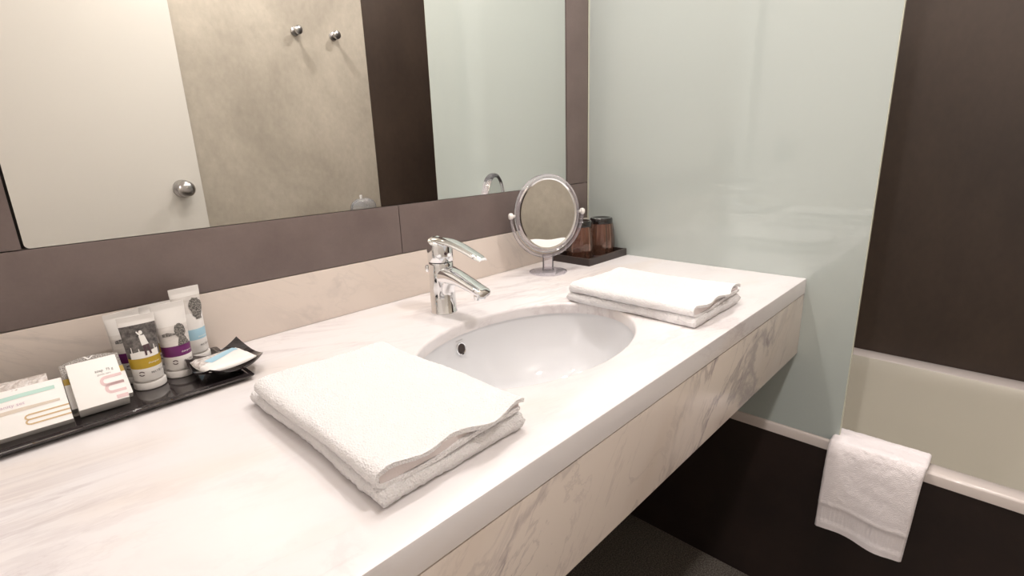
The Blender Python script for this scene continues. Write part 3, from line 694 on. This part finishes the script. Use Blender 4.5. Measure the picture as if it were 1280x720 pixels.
# soap dish with curled corners and the wrapped soap in it
DX, DY = -1.050, -0.118
sd = thing('soap_dish', 'small square glossy black dish with upturned corners', 'dish', (DX, DY, TZ + .0055), math.radians(8))
def dish_z(u, v): return .0030 + .0058 * (u * u + v * v) + .0085 * (u * u * v * v) * (1.5 if v > 0 else .4)
N_ = 22; bm = bmesh.new(); A = []; B = []
for i in range(N_ + 1):
    ra = []; rb = []
    for j in range(N_ + 1):
        u, v = -1 + 2 * i / N_, -1 + 2 * j / N_
        x, y = .045 * u * (1 - .17 * v * v), .045 * v * (1 - .17 * u * u)
        ra.append(bm.verts.new((x, y, dish_z(u, v)))); rb.append(bm.verts.new((x * .985, y * .985, dish_z(u, v) - .0028)))
    A.append(ra); B.append(rb)
for i in range(N_):
    for j in range(N_):
        bm.faces.new((A[i][j], A[i + 1][j], A[i + 1][j + 1], A[i][j + 1])); bm.faces.new((B[i][j], B[i][j + 1], B[i + 1][j + 1], B[i + 1][j]))
for i in range(N_):
    for E_, e in ((0, 1), (N_, 0)):
        bm.faces.new((A[i][E_], A[i + 1][E_], B[i + 1][E_], B[i][E_])); bm.faces.new((A[E_][i], B[E_][i], B[E_][i + 1], A[E_][i + 1]))
link_mesh('dish_body', bm, 'gloss_black', sd, angle=50)
link_mesh('dish_foot', lathe([(.016, -.0052), (.016, .001)], 32), 'gloss_black', sd)

sp = thing('wrapped_soap', 'wrapped soap with blue stripe and photo print lying in the black dish', 'soap', (DX - .004, DY - .006, TZ + .0165), math.radians(8))
def pil(u, v, off=0):
    ex = (1 - abs(u) ** 4) * (1 - abs(v) ** 4)
    return (.0350 * u * (1 - .07 * v * v), .0325 * v * (1 - .07 * u * u), .0065 * ex ** .6 + .004 * (u * u + v * v) * .5 + off + (.0007 * math.sin(u * 17 + v * 9) if abs(u) > .7 else 0))
bm = bmesh.new(); N_ = 24; A = []; B = []
for i in range(N_ + 1):
    A.append([bm.verts.new(pil(-1 + 2 * i / N_, -1 + 2 * j / N_)) for j in range(N_ + 1)])
    B.append([bm.verts.new(Vector(pil(-1 + 2 * i / N_, -1 + 2 * j / N_)) * Vector((1, 1, 0)) + Vector((0, 0, -.0015 + .0040 * ((-1 + 2 * i / N_) ** 2 + (-1 + 2 * j / N_) ** 2) * .5))) if False else bm.verts.new((pil(-1 + 2 * i / N_, -1 + 2 * j / N_)[0], pil(-1 + 2 * i / N_, -1 + 2 * j / N_)[1], -.0030 + .0055 * ((-1 + 2 * i / N_) ** 2 + (-1 + 2 * j / N_) ** 2) * .5)) for j in range(N_ + 1)])
for i in range(N_):
    for j in range(N_):
        u, v = -1 + 2 * (i + .5) / N_, -1 + 2 * (j + .5) / N_
        fa_ = bm.faces.new((A[i][j], A[i + 1][j], A[i + 1][j + 1], A[i][j + 1])); bm.faces.new((B[i][j], B[i][j + 1], B[i + 1][j + 1], B[i + 1][j]))
        w_ = v * .75 - u * .35
        fa_.material_index = 1 if w_ > .18 else 0
for i in range(N_):
    for E_ in (0, N_):
        bm.faces.new((A[i][E_], A[i + 1][E_], B[i + 1][E_], B[i][E_])); bm.faces.new((A[E_][i], B[E_][i], B[E_][i + 1], A[E_][i + 1]))
link_mesh('wrapper', bm, ['paper', 'wrap'], sp, angle=60)
def pf(u, v): return pil(u, v, .0004)
print_on('blue_stripe', [strip([(-.55 + .1 * k, -.28 + .055 * k) for k in range(15)], [(-.66 + .1 * k, .20 + .055 * k * .8) for k in range(15)])], pf, sp, 'sky_blue', .12)

# boxes ------------------------------------------------------------
def leaning(name, label, cat, wd, ht, dp, x, yb_, zb, tilt, rz, bev=.0006, m='paper'):
    """a flat box: local x = width, z = up the face, y = depth; origin at the lower front edge's middle"""
    t = thing(name, label, cat, (x, yb_, zb), 0)
    t.rotation_euler = (-tilt, 0, rz)
    t.rotation_mode = 'XYZ'
    link_mesh('carton', box(-wd / 2, wd / 2, 0, dp, 0, ht, bev), m, t)
    return t
def flatfn(off=-.0003): return lambda u, z: (u, off, z)
tl = math.radians(48)
bx = leaning('soap_box', 'white square carton with a pink looped emblem, leaning back on the tray', 'box', .058, .066, .0180, -1.1915, -0.144, TZ + .0138, tl, math.radians(-1))
bx.scale = (.86, 1, 1); bx.location.x = -1.1955
sh = []
for k, (cx, cz) in enumerate(((.0095, .0300), (.0125, .0185))):
    sh.append(arcband(cx, cz, .0058, .0040, PI / 2, PI * 1.5, 12, .95, .95))
    sh.append(strip([(cx, cz + .0035), (.0288, cz + .0035)], [(cx, cz + .0075), (.0288, cz + .0075)]))
    sh.append(strip([(cx, cz - .0075), (.0288, cz - .0075)], [(cx, cz - .0037), (.0288, cz - .0037)]))
sh.append(strip([(.0150, .0015), (.0288, .0015)], [(.0150, .0068), (.0288, .0068)]))
print_on('pink_emblem', sh, flatfn(), bx, 'pink_ink', 0)
vs, fs = text_pts('soap', .0052, .0000, .0450, .00015); vs2, fs2 = text_pts('75 g', .0050, .0130, .0450, .0001); vs3, fs3 = text_pts('gentle care', .0036, .0015, .0400)
print_on('lettering', [(vs, fs), (vs2, fs2), (vs3, fs3)], flatfn(), bx, 'grey_ink')

pk = thing('sponge_packet', 'grey speckled packet with yellow band behind the white carton', 'packet', (-1.1945, -0.1215, TZ + .0082)); pk.rotation_euler = (-math.radians(48), 0, 0)
prof = []
for k in range(29):
    u = -1 + 2 * k / 28; prof.append((u * .0345, .0715 - .006 * u * u))
outl = [(-.0345, .001), (.0345, .001)] + [(x, z) for x, z in prof[::-1]]
n0 = len(outl); pk.scale = (.88, 1, 1)
bm = bmesh.new()
F = [bm.verts.new((x, 0, z)) for x, z in outl]; Bk = [bm.verts.new((x * .97, .010, z * .985 + .0005)) for x, z in outl]
bm.faces.new(F); bm.faces.new(Bk[::-1])
for i in range(n0): bm.faces.new((F[i], F[(i + 1) % n0], Bk[(i + 1) % n0], Bk[i]))
link_mesh('pouch', bm, 'sponge', pk, angle=40)
link_mesh('yellow_band', box(-.0350, .0350, -.0005, .0102, .036, .045), 'mustard', pk, smooth=False)
link_mesh('white_band', box(-.0352, .0352, -.0007, .0104, .001, .036), 'paper', pk, smooth=False)
print_on('white_mark', [strip([(-.006, .0708), (-.0035, .0708)], [(-.001, .0655), (.001, .0662)]), strip([(-.001, .0655), (.001, .0662)], [(.0035, .0702), (.0060, .0702)])], flatfn(-.0006), pk, 'light_ink')

tl2 = math.radians(52)
vp = leaning('vanity_packet', 'flat white packet with turquoise and tan stripes, leftmost on the tray', 'packet', .085, .062, .010, -1.2695, -0.1420, TZ + .0068, tl2, math.radians(-1))
print_on('turquoise_stripe', [strip([(-.0425, .0440), (-.02, .0462), (.005, .0480), (.0345, .0480)], [(-.0425, .0500), (-.02, .0522), (.005, .0535), (.0345, .0535)])], flatfn(), vp, 'turquoise')
vs, fs = text_pts('vanity set', .0062, -.018, .0375)
print_on('lettering', [(vs, fs)], flatfn(), vp, 'lilac_ink')
print_on('beige_stripe', [strip([(-.0425, .0275), (.0, .0290), (.036, .0300)], [(-.0425, .0330), (.0, .0340), (.036, .0330)])], flatfn(), vp, 'paper_beige')
sh = []
for k in range(3):
    z_ = .0075 + .0065 * k
    sh.append(strip([(.006, z_), (.0425, z_)], [(.006, z_ + .0020), (.0425, z_ + .0020)]))
for k in range(2): sh.append(arcband(.006, .0118 + .0065 * k, .0030, .0018, PI / 2, PI * 1.5, 8))
print_on('tan_loops', sh, flatfn(), vp, 'tan_ink')
# crinkled clear sachet lying on top of it
cs = thing('clear_sachet', 'crumpled translucent sachet lying above the white packet', 'sachet', (-1.275, -0.086, TZ + .0425)); cs.rotation_euler = (math.radians(25), 0, math.radians(-2))
bm = bmesh.new(); N1, N2 = 34, 14; A = []; B = []
for i in range(N1 + 1):
    ra = []; rb = []
    for j in range(N2 + 1):
        u, v = -1 + 2 * i / N1, -1 + 2 * j / N2; p = Vector((.037 * u, .013 * v, 0)); e_ = (1 - u ** 4) * (1 - v ** 4)
        hgt = .0035 * e_ + .0016 * noise.noise(Vector((u * 3.1, v * 4.0, 2.0))) + .0012 * noise.noise(Vector((u * 8, v * 9, 5.0)))
        ra.append(bm.verts.new(p + Vector((0, 0, max(hgt, .0002) + .0012)))); rb.append(bm.verts.new(p + Vector((0, 0, -.0010))))
    A.append(ra); B.append(rb)
for i in range(N1):
    for j in range(N2):
        bm.faces.new((A[i][j], A[i + 1][j], A[i + 1][j + 1], A[i][j + 1])); bm.faces.new((B[i][j], B[i][j + 1], B[i + 1][j + 1], B[i + 1][j]))
for i in range(N1):
    for E_ in (0, N2): bm.faces.new((A[i][E_], A[i + 1][E_], B[i + 1][E_], B[i][E_]))
for j in range(N2):
    for E_ in (0, N1): bm.faces.new((A[E_][j], B[E_][j], B[E_][j + 1], A[E_][j + 1]))
link_mesh('film', bm, 'wrap', cs, angle=50)

# ------------------------------------------------------------------ recessed ceiling spots; the corridor one is an added fill light
for i, (lx, ly, pw) in enumerate(LAMPS):
    where = ['over the near end of the counter', 'over the basin', 'over the counter end by the glass screen', 'in the middle of the room', 'over the bathtub', 'added out of view in the corridor as fill light'][i]
    t = thing('ceiling_spot', 'round recessed ceiling spot ' + where, 'lamp', (lx, ly, CEIL), 0, 'recessed ceiling spots')
    link_mesh('trim_ring', lathe([(.040, 0), (.041, -.003), (.052, -.003), (.053, 0)], 40, cap0=False, cap1=False), 'white_plastic', t)
    link_mesh('lens', lathe([(.0395, -.0004), (.0005, -.0010)], 32, cap0=False, cap1=True), 'lens', t)
    ld = bpy.data.lights.new('spot_light', 'AREA'); ld.shape = 'DISK'; ld.size = .075; ld.energy = pw; ld.color = (1.0, 0.945, 0.92); ld.spread = math.radians(180)
    lo = bpy.data.objects.new('spot_light', ld); C.objects.link(lo); lo.parent = t; lo.location = (0, 0, -.004)
